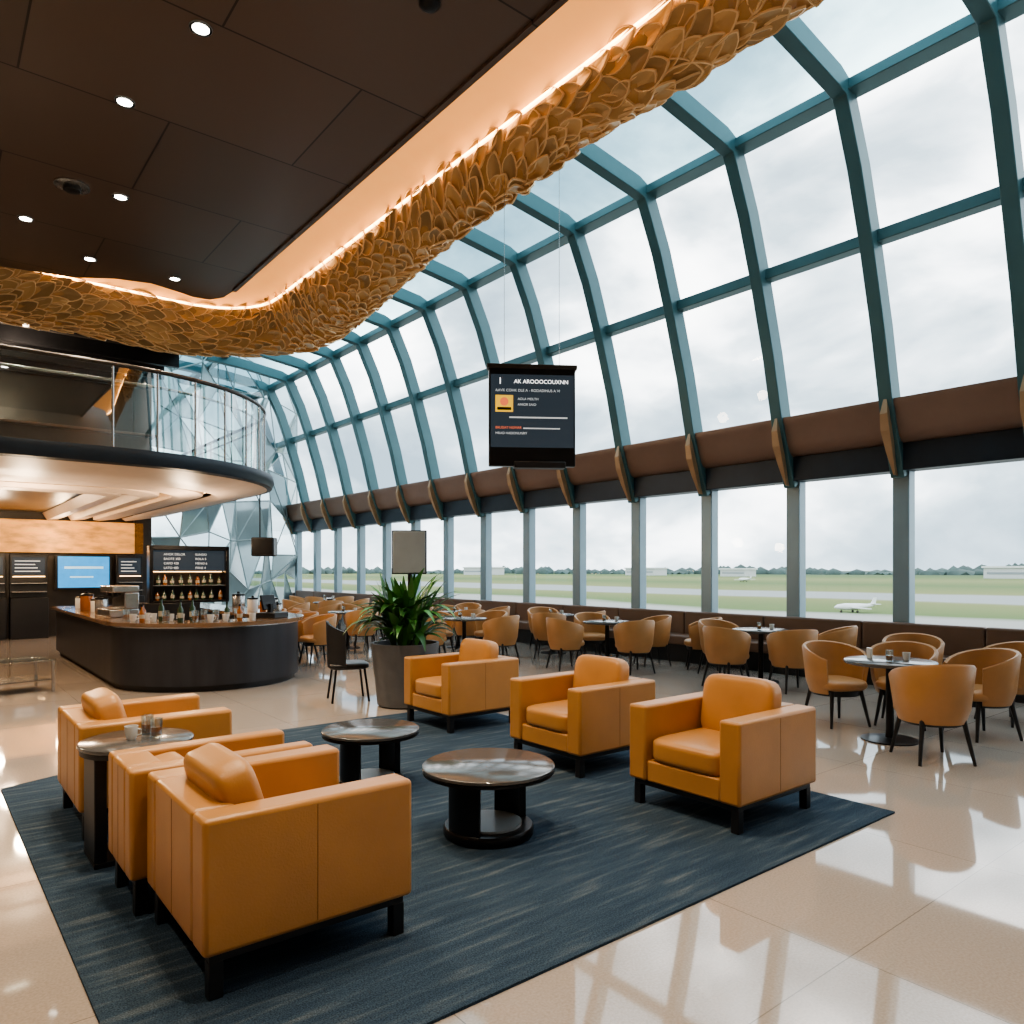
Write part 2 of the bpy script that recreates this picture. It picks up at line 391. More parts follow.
c0 = mk("trim_5", bmc, M['bluecol'], loc=(0, ribs[0], 0), bevel=0.012, **S)
bmf = bmesh.new()
fv = [(10.9, 2.92), (10.66, 2.94), (10.50, 3.25), (10.38, 3.52), (10.33, 3.75), (10.40, 4.06), (10.9, 4.0)]
hws = [0.012, 0.012, 0.045, 0.06, 0.05, 0.008, 0.008]
L = [bmf.verts.new((x, -h, z)) for (x, z), h in zip(fv, hws)]
R = [bmf.verts.new((x, h, z)) for (x, z), h in zip(fv, hws)]
for i in range(7): bmf.faces.new((L[i], L[(i+1)%7], R[(i+1)%7], R[i]))
bmf.faces.new(L); bmf.faces.new(R)
f0 = mk("trim_6", bmf, M['fin'], loc=(0, ribs[0], 0), **S)
tn = 7
for y in ribs[1:]:
    for src in (r0, c0, f0):
        c = src.copy(); c.name = f"trim_{tn}"; tn += 1; c.location = (0, y, 0); C.objects.link(c)
YA, YB = ribs[0], ribs[-1]
for (x, z, w, h, m) in [(10.04, 6.06, 0.10, 0.16, 'teal'), (9.30, 7.76, 0.14, 0.14, 'teal'), (7.2, 8.1, 0.1, 0.14, 'teal'), (10.95, 0.79, 0.12, 0.06, 'bluecol')]:
    bm = bmesh.new(); box(bm, x-w, x+w, YA, YB, z-h/2, z+h/2); mk(f"trim_{tn}", bm, M[m], bevel=0.01, **S); tn += 1
bmn = bmesh.new(); box(bmn, 10.72, 11.05, YA, YB, 3.0, 3.38); mk(f"trim_{tn}", bmn, M['navy'], bevel=0.01, **S); tn += 1
band = None
for i in range(len(ribs)-1):
    if band is None:
        bm = bmesh.new(); sec = [(11.0, 3.38), (10.72, 3.38), (10.66, 3.40), (10.60, 3.46), (10.53, 3.60), (10.46, 3.84), (10.42, 3.90), (10.42, 3.96), (10.95, 3.96)]
        a = [bm.verts.new((x, 0.03, z)) for x, z in sec]; b = [bm.verts.new((x, SP-0.03, z)) for x, z in sec]
        bm.faces.new(a); bm.faces.new(b)
        for k in range(len(sec)): bm.faces.new((a[k], a[(k+1)%len(sec)], b[(k+1)%len(sec)], b[k]))
        band = mk(f"trim_{tn}", bm, M['copper'], loc=(0, ribs[i], 0), smooth=True, **S)
    else:
        c = band.copy(); c.name = f"trim_{tn}"; c.location = (0, ribs[i], 0); C.objects.link(c)
    tn += 1
win = None
for i in range(len(ribs)-1):
    if win is None:
        bm = bmesh.new()
        def q(p, r, mi):
            f = bm.faces.new([bm.verts.new(v) for v in ((p[0], 0, p[1]), (p[0], SP, p[1]), (r[0], SP, r[1]), (r[0], 0, r[1]))]); f.material_index = mi
        q((10.98, 0.8), (10.98, 3.0), 0)
        for a, b in zip(PR[1:6], PR[2:6]): q(a, b, 0)
        for a, b in zip(PR[5:], PR[6:]): q(a, b, 1)
        win = mk("window_1", bm, [M['glass'], M['roofglass']], loc=(0, ribs[i], 0), recalc=False, **S)
    else:
        c = win.copy(); c.name = f"window_{i+1}"; c.location = (0, ribs[i], 0); C.objects.link(c)

# faceted glass end wall
nu, nv = 8, 7; A = Vector((4.75, 21.25, 0)); Bv = Vector((11.2, 27.0, 0)); nrm = Vector((5.75, -6.45, 0)).normalized()
grid = [[None]*(nv+1) for _ in range(nu+1)]
bm = bmesh.new()
for i in range(nu+1):
    for j in range(nv+1):
        p = A.lerp(Bv, i/nu); zz = 8.6*j/nv
        e = 0 < i < nu and 0 < j < nv
        off = random.uniform(-0.05, 0.45) if e else 0
        du = random.uniform(-0.3, 0.3) if e else 0
        grid[i][j] = bm.verts.new(p + (Bv-A).normalized()*du + nrm*off + Vector((0, 0, zz+(random.uniform(-0.35, 0.35) if e else 0))))
for i in range(nu):
    for j in range(nv):
        a, b, c, d = grid[i][j], grid[i+1][j], grid[i+1][j+1], grid[i][j+1]
        tris = ((a, b, c), (a, c, d)) if random.random() < 0.5 else ((a, b, d), (b, c, d))
        for t in tris: bm.faces.new(t).material_index = random.choice((0, 0, 1, 2, 2) if j < 6 else (2, 2, 0))
bm2 = bm.copy()
mk("wall_faceted", bm, [M['facetA'], M['facetB'], M['greyglass']], recalc=False, **S)
o = mk(f"trim_{tn}", bm2, M['grey'], **S); tn += 1
for p in o.data.polygons: p.material_index = 0
w = o.modifiers.new("w", 'WIREFRAME'); w.thickness = 0.045
bm = bmesh.new(); box(bm, 4.3, 4.7, 20.8, 21.2, 0, 8.4); mk(f"trim_{tn}", bm, M['bronze'], **S); tn += 1

# ------------------------------------------------------------------ outside
bm = bmesh.new(); box(bm, -200, 4000, -2500, 4000, -4.3, -4.0); g = mk("ground", bm, M['ground'], **S)
bm = bmesh.new()
random.seed(3)
for k in range(420):
    ang = math.radians(-25 + k*0.3); d = random.uniform(760, 900); x = d*math.cos(ang)*1.0+150; y = d*math.sin(ang)*1.4
    h = random.uniform(4, 10) + 3*math.sin(k*0.11); rx = random.uniform(8, 16)
    r = bmesh.ops.create_icosphere(bm, subdivisions=1, radius=1)
    for v in r['verts']: v.co = Vector((v.co.x*rx*0.7+x, v.co.y*rx+y, v.co.z*h*random.uniform(0.8, 1.15)-3))
mk("tree_line", bm, M['tree'], smooth=True, kind="stuff", label="hazy band of distant green trees along airfield", category="trees")
for (x, y, sx, sy, h) in [(560, 160, 20, 50, 7), (600, 520, 20, 40, 7), (520, 700, 30, 40, 8), (500, 60, 15, 30, 5), (560, 380, 15, 26, 6)]:
    e = thing("terminal_building", "low pale airfield building with a shallow roof", "building", (x, y, -4), 0, "airfield buildings")
    bm = bmesh.new(); box(bm, -sx/2, sx/2, -sy/2, sy/2, 0, h); mk("walls", bm, M['concrete'], e)
    bm = bmesh.new(); v = box(bm, -sx/2-1, sx/2+1, -sy/2-1, sy/2+1, h, h+1.2); mk("roof", bm, M['white'], e)
    bm = bmesh.new(); box(bm, -sx/2-0.2, -sx/2, -sy/2+2, sy/2-2, h*0.4, h*0.6); mk("window_strip", bm, M['greyscreen'], e)
def plane_obj(loc, rz, s):
    e = thing("airplane", "small white airplane parked on the apron", "airplane", loc, rz, "parked airplanes"); e.scale = (s, s, s)
    bm = bmesh.new(); tube(bm, [(-5, 0, 1.7), (-4, 0, 1.5), (-1, 0, 1.3), (2, 0, 1.3), (3.8, 0, 1.3), (4.6, 0, 1.15)], [0.15, 0.35, 0.7, 0.75, 0.5, 0.1], 12); mk("fuselage", bm, M['white'], e, smooth=True)
    bm = bmesh.new(); extrude(bm, [(1, 0), (0.2, 5.5), (-0.6, 5.5), (-1, 0), (-0.6, -5.5), (0.2, -5.5)], 1.0, 1.14); mk("wing", bm, M['white'], e)
    bm = bmesh.new(); extrude(bm, [(-4, 0), (-4.6, 1.9), (-5.2, 1.9), (-5.2, -1.9), (-4.6, -1.9)], 1.8, 1.9); mk("tailplane", bm, M['white'], e)
    bm = bmesh.new()
    a = [bm.verts.new(p) for p in [(-3.8, -0.06, 1.6), (-4.8, -0.06, 3.3), (-5.4, -0.06, 3.3), (-5.1, -0.06, 1.6)]]; b = [bm.verts.new((v.co.x, 0.06, v.co.z)) for v in a]
    bm.faces.new(a); bm.faces.new(b)
    for i in range(4): bm.faces.new((a[i], a[(i+1)%4], b[(i+1)%4], b[i]))
    mk("tail_fin", bm, M['white'], e)
    for (x, y) in ((3, 0), (-0.3, 0.9), (-0.3, -0.9)):
        bm = bmesh.new(); tube(bm, [(x, y-0.1, 0.25), (x, y+0.1, 0.25)], 0.25, 12); tube(bm, [(x, y, 0.3), (x, y*0.6, 1.0)], 0.06, 6); mk("wheel", bm, M['black'], e)
plane_obj((96, 47.5, -4), 2.6, 0.6)
plane_obj((300, 200, -4), 1.2, 1.0)

# ------------------------------------------------------------------ carpet
bm = bmesh.new(); extrude(bm, [(0.50, 2.2), (0.46, 6.5), (1.4, 6.9), (1.55, 7.15), (5.0, 7.15), (5.0, 2.2)], 0.0, 0.012)
mk("carpet", bm, M['carpet'], label="blue-grey streaked lounge carpet on polished floor", category="carpet")

# ------------------------------------------------------------------ armchairs
def armchair(loc, rz, W=0.86, label="boxy tan leather armchair with black legs on carpet", ch=0.44, cz=0.63, tilt=-0.16):
    e = thing("armchair", label, "armchair", loc, rz, "tan leather lounge armchairs")
    h = W/2; at = 0.15 if W > 0.7 else 0.11
    for sgn in (-1, 1):
        bm = bmesh.new()
        y0, y1 = sorted((sgn*h, sgn*(h-at)))
        box(bm, -0.44, 0.44, y0, y1, 0.17, 0.675)
        mk("armrest", bm, M['leather'], e, bevel=0.02, seg=3)
        bm = bmesh.new(); yo = sgn*h; box(bm, -0.0015, 0.0015, min(yo, yo+sgn*0.0012), max(yo, yo+sgn*0.0012), 0.19, 0.655); mk("seam", bm, M['seam'], e)
    bm = bmesh.new(); box(bm, -0.44, -0.27, -h+at, h-at, 0.17, 0.675); mk("backrest", bm, M['leather'], e, bevel=0.02, seg=3)
    bm = bmesh.new(); box(bm, -0.4412, -0.44, -0.0015, 0.0015, 0.19, 0.655); mk("seam", bm, M['seam'], e)
    bm = bmesh.new(); box(bm, -0.27, 0.425, -h+at, h-at, 0.17, 0.31); mk("seat", bm, M['leather'], e, bevel=0.012, seg=3)
    pillow("seat_cushion", (0.70, W-2*at-0.01, 0.17), M['leather'], e, (0.085, 0, 0.385), p=7)
    pillow("back_cushion", (0.18, W-2*at-0.02, ch), M['leather'], e, (-0.215, 0, cz), (0, tilt, 0), p=5.5)
    bm = bmesh.new(); box(bm, -0.41, 0.41, -h+0.03, h-0.03, 0.135, 0.17); mk("base_frame", bm, M['black'], e, bevel=0.004)
    for x in (-0.385, 0.385):
        for y in (-h+0.055, h-0.055):
            bm = bmesh.new(); box(bm, x-0.027, x+0.027, y-0.027, y+0.027, 0, 0.14); mk("leg", bm, M['black'], e, bevel=0.004)
    return e
CZ = 0.012
armchair((4.23, 3.00, CZ), PI, W=0.88)
armchair((4.33, 4.45, CZ), PI)
armchair((4.42, 6.35, CZ), PI)
armchair((1.24, 3.21, CZ), 0, W=0.86, ch=0.42, cz=0.61, tilt=-0.30)
armchair((1.18, 3.93, CZ), 0, W=0.50, label="narrow tan leather armchair wedged beside matching armchair", ch=0.26, cz=0.53)
armchair((1.16, 5.34, CZ), 0, ch=0.42, cz=0.60, tilt=-0.26)

# ------------------------------------------------------------------ coffee tables
def coffee(loc, r, h=0.42):
    e = thing("coffee_table", "round coffee table with dark gloss top and black curved base", "coffee table", loc, 0.3, "round coffee tables")
    bm = bmesh.new(); lathe(bm, [(r-0.01, h-0.03), (r, h-0.022), (r, h-0.006), (r-0.008, h)], 64); mk("table_top", bm, M['stone'], e, smooth=True)
    bm = bmesh.new(); lathe(bm, [(r*0.99, h-0.045), (r*0.99, h-0.03)], 64); mk("top_rim", bm, M['blackmetal'], e, smooth=True)
    bm = bmesh.new(); lathe(bm, [(r*0.66, 0), (r*0.68, 0.01), (r*0.68, 0.05), (r*0.66, 0.06)], 48); mk("base", bm, M['blackmetal'], e, smooth=True)
    bm = bmesh.new(); lathe(bm, [(r*0.50, 0.06), (r*0.50, 0.075)], 48); mk("base_inlay", bm, M['greyscreen'], e, smooth=True)
    for a0 in (2.6, -0.5):
        bm = bmesh.new(); ri, ro = r*0.53, r*0.64; n = 12; a1 = a0+0.95
        rows = []
        for i in range(n+1):
            a = a0+(a1-a0)*i/n
            rows.append([bm.verts.new((rr*math.cos(a), rr*math.sin(a), z)) for rr, z in ((ri, 0.055), (ro, 0.055), (ro, h-0.045), (ri, h-0.045))])
        for A_, B_ in zip(rows, rows[1:]):
            for k in range(4): bm.faces.new((A_[k], A_[(k+1)%4], B_[(k+1)%4], B_[k]))
        bm.faces.new(rows[0]); bm.faces.new(rows[-1]); mk("support", bm, M['blackmetal'], e)
coffee((2.68, 3.56, CZ), 0.40)
coffee((2.60, 4.90, CZ), 0.355)
TX, TY, TH = 0.96, 4.58, 0.635
e = thing("side_table", "small round dark side table between armchairs", "side table", (TX, TY, CZ))
bm = bmesh.new(); lathe(bm, [(0.285, TH-0.03), (0.295, TH-0.02), (0.295, TH-0.006), (0.285, TH)], 48); mk("table_top", bm, M['stone'], e, smooth=True)
bm = bmesh.new(); lathe(bm, [(0.285, TH-0.055), (0.285, TH-0.03)], 48); mk("top_rim", bm, M['black'], e, smooth=True)
bm = bmesh.new(); box(bm, -0.24, -0.18, -0.16, 0.16, 0.03, TH-0.055); mk("leg_panel", bm, M['black'], e, bevel=0.005)
bm = bmesh.new(); box(bm, 0.18, 0.22, -0.1, 0.1, 0.03, TH-0.055); mk("leg_panel", bm, M['black'], e, bevel=0.005)
bm = bmesh.new(); box(bm, -0.24, 0.22, -0.16, 0.16, 0.0, 0.03); mk("base", bm, M['black'], e, bevel=0.005)

def cup(loc, s=1.0, m='white'):
    e = thing("cup", "small white cup with dark coffee", "cup", loc, random.uniform(0, 6), "cups"); e.scale = (s, s, s)
    bm = bmesh.new(); lathe(bm, [(0.022, 0), (0.03, 0.02), (0.036, 0.075), (0.032, 0.075), (0.028, 0.02), (0.005, 0.01)], 20); mk("body", bm, M[m], e, smooth=True)
    bm = bmesh.new(); lathe(bm, [(0.0305, 0.06), (0.0305, 0.063)], 20); mk("coffee", bm, M['coffee'], e)
    bm = bmesh.new(); tube(bm, [(0.034, 0, 0.06), (0.055, 0, 0.055), (0.055, 0, 0.03), (0.031, 0, 0.022)], 0.004, 6); mk("handle", bm, M[m], e, smooth=True)
def tumbler(loc, s=1.0):
    e = thing("drinking_glass", "clear drinking glass standing on table", "glass", loc, 0, "drinking glasses"); e.scale = (s, s, s)
    bm = bmesh.new(); lathe(bm, [(0.03, 0), (0.036, 0.11), (0.033, 0.11), (0.027, 0.012), (0.001, 0.01)], 20); mk("body", bm, M['drink'], e, smooth=True)
    bm = bmesh.new(); lathe(bm, [(0.027, 0.013), (0.03, 0.06)], 20); mk("drink", bm, M['amber'], e, smooth=True)
tumbler((TX+0.07, TY+0.08, CZ+TH)); tumbler((TX+0.09, TY-0.04, CZ+TH)); cup((TX-0.03, TY+0.0, CZ+TH))

# ------------------------------------------------------------------ tub chairs
def tub_proto():
    e = thing("dining_chair", "tan leather tub chair with slim black legs", "chair", (0, 0, 0), 0, "tan tub dining chairs")
    bm = bmesh.new(); n = 28; rows = []
    for i in range(n+1):
        th = math.radians(-128+256*i/n); c, s_ = -math.cos(th), math.sin(th); k = abs(th)/math.radians(128)
        zt = 0.84-0.15*k**2.0
        rows.append([bm.verts.new((rr*c, rr*s_, z)) for rr, z in ((0.25, 0.33), (0.29, 0.45), (0.325, zt-0.02), (0.31, zt), (0.285, zt-0.01), (0.255, 0.45), (0.22, 0.34))])
    m_ = len(rows[0])
    for a, b in zip(rows, rows[1:]):
        for k in range(m_): bm.faces.new((a[k], a[(k+1)%m_], b[(k+1)%m_], b[k]))
    bm.faces.new(rows[0]); bm.faces.new(rows[-1])
    mk("backrest", bm, M['leather2'], e, smooth=True)
    pillow("seat", (0.52, 0.50, 0.13), M['leather2'], e, (0.02, 0, 0.42), p=3.2, cuts=7)
    bm = bmesh.new(); lathe(bm, [(0.23, 0.31), (0.25, 0.37)], 24); mk("seat_frame", bm, M['black'], e, smooth=True)
    for x in (-1, 1):
        for y in (-1, 1):
            bm = bmesh.new(); tube(bm, [(0.17*x, 0.17*y, 0.36), (0.235*x, 0.225*y, 0.0)], [0.022, 0.013], 8); mk("leg", bm, M['black'], e, smooth=True)
    return e
proto = tub_proto()
first = [True]
def tub(x, y, face):
    rz = math.atan2(face[1]-y, face[0]-x)
    if first[0]:
        proto.location = (x, y, 0); proto.rotation_euler = (0, 0, rz); first[0] = False
    else: dup(proto, (x, y, 0), rz)
def dtable_proto(r=0.40):
    e = thing("dining_table", "small round dark cafe table on pedestal base", "table", (0, 0, 0), 0, "round cafe tables")
    bm = bmesh.new(); lathe(bm, [(r-0.01, 0.715), (r, 0.725), (r, 0.743), (r-0.008, 0.75)], 48); mk("table_top", bm, M['stone'], e, smooth=True)
    bm = bmesh.new(); lathe(bm, [(0.04, 0.02), (0.035, 0.1), (0.035, 0.68), (0.12, 0.715)], 20); mk("pedestal", bm, M['blackmetal'], e, smooth=True)
    bm = bmesh.new(); lathe(bm, [(0.25, 0), (0.25, 0.012), (0.06, 0.03)], 40); mk("base", bm, M['blackmetal'], e, smooth=True)
    return e
dp = dtable_proto(); dfirst = [True]
def dtable(x, y):
    if dfirst[0]: dp.location = (x, y, 0); dfirst[0] = False
    else: dup(dp, (x, y, 0))
sets = [
 ((7.12, 3.18), [(6.68, 2.64), (7.45, 3.88), (7.95, 2.70), (7.95, 3.42)]),
 ((9.40, 6.00), [(8.65, 6.05), (9.00, 5.28), (9.80, 5.15), (9.55, 6.80)]),
 ((8.90, 8.55), [(8.15, 8.75), (8.70, 7.78), (9.62, 8.20), (9.3, 9.3)]),
 ((7.55, 10.75), [(7.75, 9.95), (6.78, 10.7), (7.5, 11.55), (8.28, 10.95)]),
 ((8.70, 12.6), [(8.45, 11.85), (7.95, 12.75), (8.9, 13.35), (9.42, 12.3)]),
 ((8.6, 15.3), [(8.3, 14.5), (7.9, 15.6), (9.3, 15.1), (8.9, 16.1)]),
 ((6.85, 13.9), [(6.75, 13.1), (6.15, 14.2), (7.55, 14.3)]),
 ((6.2, 17.0), [(6.0, 16.2), (5.4, 17.2), (6.9, 16.7)]),
 ((8.5, 18.4), [(8.2, 17.6), (7.7, 18.7), (9.2, 18.1)]),
 ((9.55, 10.6), [(8.98, 10.1), (9.85, 9.95), (9.9, 11.3)]),
 ((9.6, 20.8), [(9.0, 20.3), (9.7, 20.0), (8.9, 21.2)]),
]
for t, cs in sets:
    dtable(*t)
    for c in cs: tub(c[0], c[1], t)
    cup((t[0]+0.12, t[1]-0.1, 0.75)); tumbler((t[0]-0.12, t[1]-0.05, 0.75), 1.0)
tub(8.95, 2.75, (8.0, 3.2)); tub(9.1, 3.80, (8.2, 3.4))
for y in (12.0, 12.75, 13.5, 14.25, 15.0): tub(5.35, y, (4.0, y))
tub(9.9, 7.40, (9.2, 8.2)); tub(9.85, 13.9, (9.0, 13.2)); tub(9.9, 16.9, (9.0, 16.0)); tub(7.3, 15.9, (6.4, 16.6))
bm = bmesh.new(); box(bm, -0.04, 0.04, -0.01, 0.01, 0, 0.1); mk("menu_card", bm, M['white'], loc=(7.14, 3.38, 0.75), rot=(0, 0, 0.9), label="small white menu card standing on cafe table", category="menu card", bevel=0.002)

b = thing("banquette", "long brown upholstered bench below the windows", "bench", (0, 0, 0))
for i in range(15):
    bm = bmesh.new(); box(bm, 10.72, 10.86, 2+i*1.6, 3.59+i*1.6, 0.3, 0.86); mk("backrest", bm, M['bench'], b, bevel=0.03, seg=3)
    bm = bmesh.new(); box(bm, 10.28, 10.74, 2+i*1.6, 3.59+i*1.6, 0.3, 0.46); mk("seat", bm, M['bench'], b, bevel=0.03, seg=3)
bm = bmesh.new(); box(bm, 10.32, 10.85, 2, 26, 0, 0.3); mk("base", bm, M['black'], b)

# ------------------------------------------------------------------ planter with plant
e = thing("potted_plant", "bushy green plant in round grey planter beside armchair", "plant", (4.50, 7.62, 0.0))
bm = bmesh.new(); lathe(bm, [(0.30, 0), (0.33, 0.02), (0.40, 0.70), (0.40, 0.74), (0.37, 0.74), (0.36, 0.66)], 48, cap=False); mk("planter", bm, M['pot'], e, smooth=True)
bm = bmesh.new(); lathe(bm, [(0.365, 0.67), (0.01, 0.69)], 32); mk("soil", bm, M['soil'], e)
bm = bmesh.new(); random.seed(11)
for k in range(190):
    a = random.uniform(0, 2*PI); rr = random.uniform(0, 0.24); lean = random.uniform(0.1, 1.5); ln = random.uniform(0.35, 0.72); wd = random.uniform(0.03, 0.065)
    p = Vector((rr*math.cos(a), rr*math.sin(a), 0.68+random.uniform(0, 0.4))); d = Vector((math.cos(a), math.sin(a), 0)); sd = Vector((-math.sin(a), math.cos(a), 0))
    prev = None; n = 8; ang = PI/2-lean*0.45
    for i in range(n+1):
        t = i/n; wv = wd*(math.sin(PI*min(1, t*0.85+0.12))**1.2) + 0.001
        cur = (bm.verts.new(p-sd*wv), bm.verts.new(p+Vector((0, 0, -wv*0.35))), bm.verts.new(p+sd*wv))
        if prev:
            bm.faces.new((prev[0], prev[1], cur[1], cur[0])); bm.faces.new((prev[1], prev[2], cur[2], cur[1]))
        prev = cur; st = ln/n; p = p+d*st*math.cos(ang)+Vector((0, 0, st*math.sin(ang))); ang -= lean*0.22
mk("foliage", bm, M['leaf'], e, smooth=True, recalc=False)

e = thing("dark_chair", "black high-backed chair with metal legs beside planter", "chair", (4.12, 8.35, 0), -0.3)
bm = bmesh.new()
n = 10; rows = []
for i in range(n+1):
    th = math.radians(-75+150*i/n); rows.append([bm.verts.new((-r*math.cos(th), r*math.sin(th), z)) for r, z in ((0.25, 0.42), (0.27, 0.98-0.1*abs(th)), (0.24, 0.98-0.1*abs(th)), (0.22, 0.42))])
for a, c in zip(rows, rows[1:]):
    for k in range(4): bm.faces.new((a[k], a[(k+1)%4], c[(k+1)%4], c[k]))
bm.faces.new(rows[0]); bm.faces.new(rows[-1]); mk("backrest", bm, M['black'], e, smooth=True)
pillow("seat", (0.48, 0.46, 0.09), M['black'], e, (0, 0, 0.43), p=4)
for x in (-1, 1):
    for y in (-1, 1):
        bm = bmesh.new(); tube(bm, [(0.17*x, 0.17*y, 0.4), (0.22*x, 0.2*y, 0)], 0.014, 8); mk("leg", bm, M['blackmetal'], e, smooth=True)

e = thing("display_stand", "grey flat display panel on a slim black post", "display", (5.05, 8.45, 0), -0.68)
bm = bmesh.new(); box(bm, -0.215, 0.215, -0.03, 0.03, 1.56, 2.11); mk("screen_panel", bm, M['greyscreen'], e, bevel=0.01)
bm = bmesh.new(); box(bm, -0.23, 0.23, -0.02, 0.045, 1.545, 2.125); mk("bezel", bm, M['blackmetal'], e, bevel=0.01)
bm = bmesh.new(); tube(bm, [(0, 0.02, 0), (0, 0.02, 1.6)], 0.025, 12); mk("post", bm, M['blackmetal'], e, smooth=True)
bm = bmesh.new(); lathe(bm, [(0.2, 0), (0.2, 0.015), (0.03, 0.03)], 32); mk("base", bm, M['blackmetal'], e, smooth=True)

# ------------------------------------------------------------------ hanging display
e = thing("hanging_display", "black hanging information screen with white lettering", "screen", (5.18, 6.10, 2.72), math.radians(-34))
bm = bmesh.new(); box(bm, -0.47, 0.47, -0.05, 0.05, 0.0, 1.08); mk("housing", bm, M['blackmetal'], e, bevel=0.012)
bm = bmesh.new(); box(bm, -0.45, 0.45, -0.056, -0.05, 0.20, 0.985); mk("screen", bm, M['screendark'], e)
bm = bmesh.new(); box(bm, -0.2, 0.36, -0.08, 0.07, -0.02, 0.05); mk("bottom_bracket", bm, M['black'], e, bevel=0.01)
bm = bmesh.new(); box(bm, -0.49, 0.49, -0.06, 0.06, 1.05, 1.10); mk("top_bar", bm, M['bronze'], e, bevel=0.008)
for x in (-0.3, 0.3):
    bm = bmesh.new(); tube(bm, [(x, 0, 1.09), (x, 0, 5.48)], 0.003, 6); mk("cable", bm, M['steel'], e)
RT = (PI/2, 0, 0)
textmesh("I", 0.10, M['text'], e, (-0.36, -0.058, 0.88), RT)
textmesh("AK AROOOCOUXNN", 0.060, M['text'], e, (-0.20, -0.058, 0.89), RT)
textmesh("AAVK COHK DLE A - RODADINUS A VI", 0.040, M['textgrey'], e, (-0.40, -0.058, 0.80), RT)
textmesh("AOLA MDLTH", 0.036, M['textgrey'], e, (-0.16, -0.058, 0.71), RT)
textmesh("ANIOR SAIO", 0.036, M['textgrey'], e, (-0.16, -0.058, 0.65), RT)
textmesh("BRUDAT NOMAR", 0.036, M['red'], e, (-0.40, -0.058, 0.40), RT)
textmesh("MRAD HADONUNRY", 0.036, M['textgrey'], e, (-0.40, -0.058, 0.34), RT)
bm = bmesh.new(); box(bm, -0.40, -0.21, -0.06, -0.055, 0.58, 0.76); mk("icon_panel", bm, M['yellow'], e)
bm = bmesh.new(); lathe(bm, [(0.045, 0), (0.045, 0.004)], 20); mk("icon_disc", bm, M['red'], e, (-0.305, -0.060, 0.69), (PI/2, 0, 0))
bm = bmesh.new(); box(bm, -0.38, -0.23, -0.0615, -0.06, 0.60, 0.63); mk("icon_bar", bm, M['black'], e)
bm = bmesh.new(); box(bm, -0.25, 0.38, -0.059, -0.055, 0.515, 0.53); mk("divider_bar", bm, M['textgrey'], e)
bm = bmesh.new(); box(bm, -0.1, 0.30, -0.059, -0.055, 0.40, 0.412); mk("divider_bar", bm, M['textgrey'], e)

e = thing("hanging_speaker", "black box speaker hanging on a bracket", "speaker", (4.90, 13.3, 1.85), -0.6)
bm = bmesh.new(); box(bm, -0.20, 0.20, -0.15, 0.15, 0, 0.34); mk("cabinet", bm, M['black'], e, bevel=0.02)
bm = bmesh.new(); box(bm, -0.18, 0.18, -0.16, -0.145, 0.03, 0.31); mk("grille", bm, M['blackmetal'], e, bevel=0.005)
bm = bmesh.new(); tube(bm, [(-0.08, 0, 0.33), (-0.08, 0, 1.12)], 0.012, 8); mk("bracket", bm, M['blackmetal'], e)

# ------------------------------------------------------------------ mezzanine balcony
def rim(off=0.0, n=24, back=20.75, left=-5.15):
    pts = [(left, 10.7+off)]
    for i in range(n+1):
        a = -PI/2+PI/2*i/n; pts.append((1.98+(3.0-off)*math.cos(a), 13.6+(2.9-off)*math.sin(a)))
    pts.append((4.98-off, back)); return pts
e = thing("balcony", "curved mezzanine balcony with dark rim and cream underside", "balcony")
def slab(off, z0, z1, m, name, back=20.75, bev=0):
    bm = bmesh.new(); p = rim(off, back=back) + [(-5.15, back)]; extrude(bm, p, z0, z1); return mk(name, bm, m, e, bevel=bev)
slab(0.12, 3.06, 3.20, M['bronze'], "deck")
def strip(r0, m, name):
    bm = bmesh.new(); rows = [[bm.verts.new((x, y, z)) for x, y in rim(off)] for off, z in r0]
    for a, b2 in zip(rows, rows[1:]):
        for i in range(len(a)-1): bm.faces.new((a[i], a[i+1], b2[i+1], b2[i]))
    return mk(name, bm, m, e, smooth=True)
strip([(0.14, 3.20), (0.0, 3.20), (-0.02, 3.10), (0.02, 3.0), (0.10, 2.98), (0.14, 3.06)], M['navy'], "rim_band")
strip([(0.10, 2.985), (0.5, 2.90), (0.9, 2.84), (1.0, 2.90)], M['soffit'], "outer_soffit")
slab(1.0, 2.98, 3.05, M['bronze'], "soffit_recess")
strip([(1.12, 2.93), (1.14, 2.87), (1.5, 2.82), (1.62, 2.84), (1.64, 2.96)], M['soffit'], "middle_soffit")
strip([(1.80, 2.93), (1.82, 2.84), (2.1, 2.80), (2.2, 2.96)], M['soffit'], "inner_soffit")
strip([(2.36, 2.93), (2.38, 2.82), (2.6, 2.80), (2.7, 2.96)], M['soffit'], "central_soffit")
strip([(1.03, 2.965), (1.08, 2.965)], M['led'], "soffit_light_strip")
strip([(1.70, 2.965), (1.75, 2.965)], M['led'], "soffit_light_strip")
e = thing("balcony_railing", "curved glass balustrade with dark handrail on balcony", "railing")
rp = rim(0.14, back=20.7)
rp = [(rp[0][0]+i/8*(rp[1][0]-rp[0][0]), rp[0][1]) for i in range(8)] + rp[1:-1] + [(rp[-1][0], rp[-2][1]+i/8*(rp[-1][1]-rp[-2][1])) for i in range(1, 9)]
bm = bmesh.new(); a = [bm.verts.new((x, y, 3.21)) for x, y in rp]; c = [bm.verts.new((x, y, 4.28)) for x, y in rp]
for i in range(len(a)-1): bm.faces.new((a[i], a[i+1], c[i+1], c[i]))
mk("glass_panel", bm, M['railglass'], e, recalc=False, smooth=True)
bm = bmesh.new(); tube(bm, [(x, y, 4.31) for x, y in rp], 0.03, 10); mk("handrail", bm, M['bronze'], e, smooth=True)
rp2 = [(x*0.985, y+0.1) for x, y in rp]
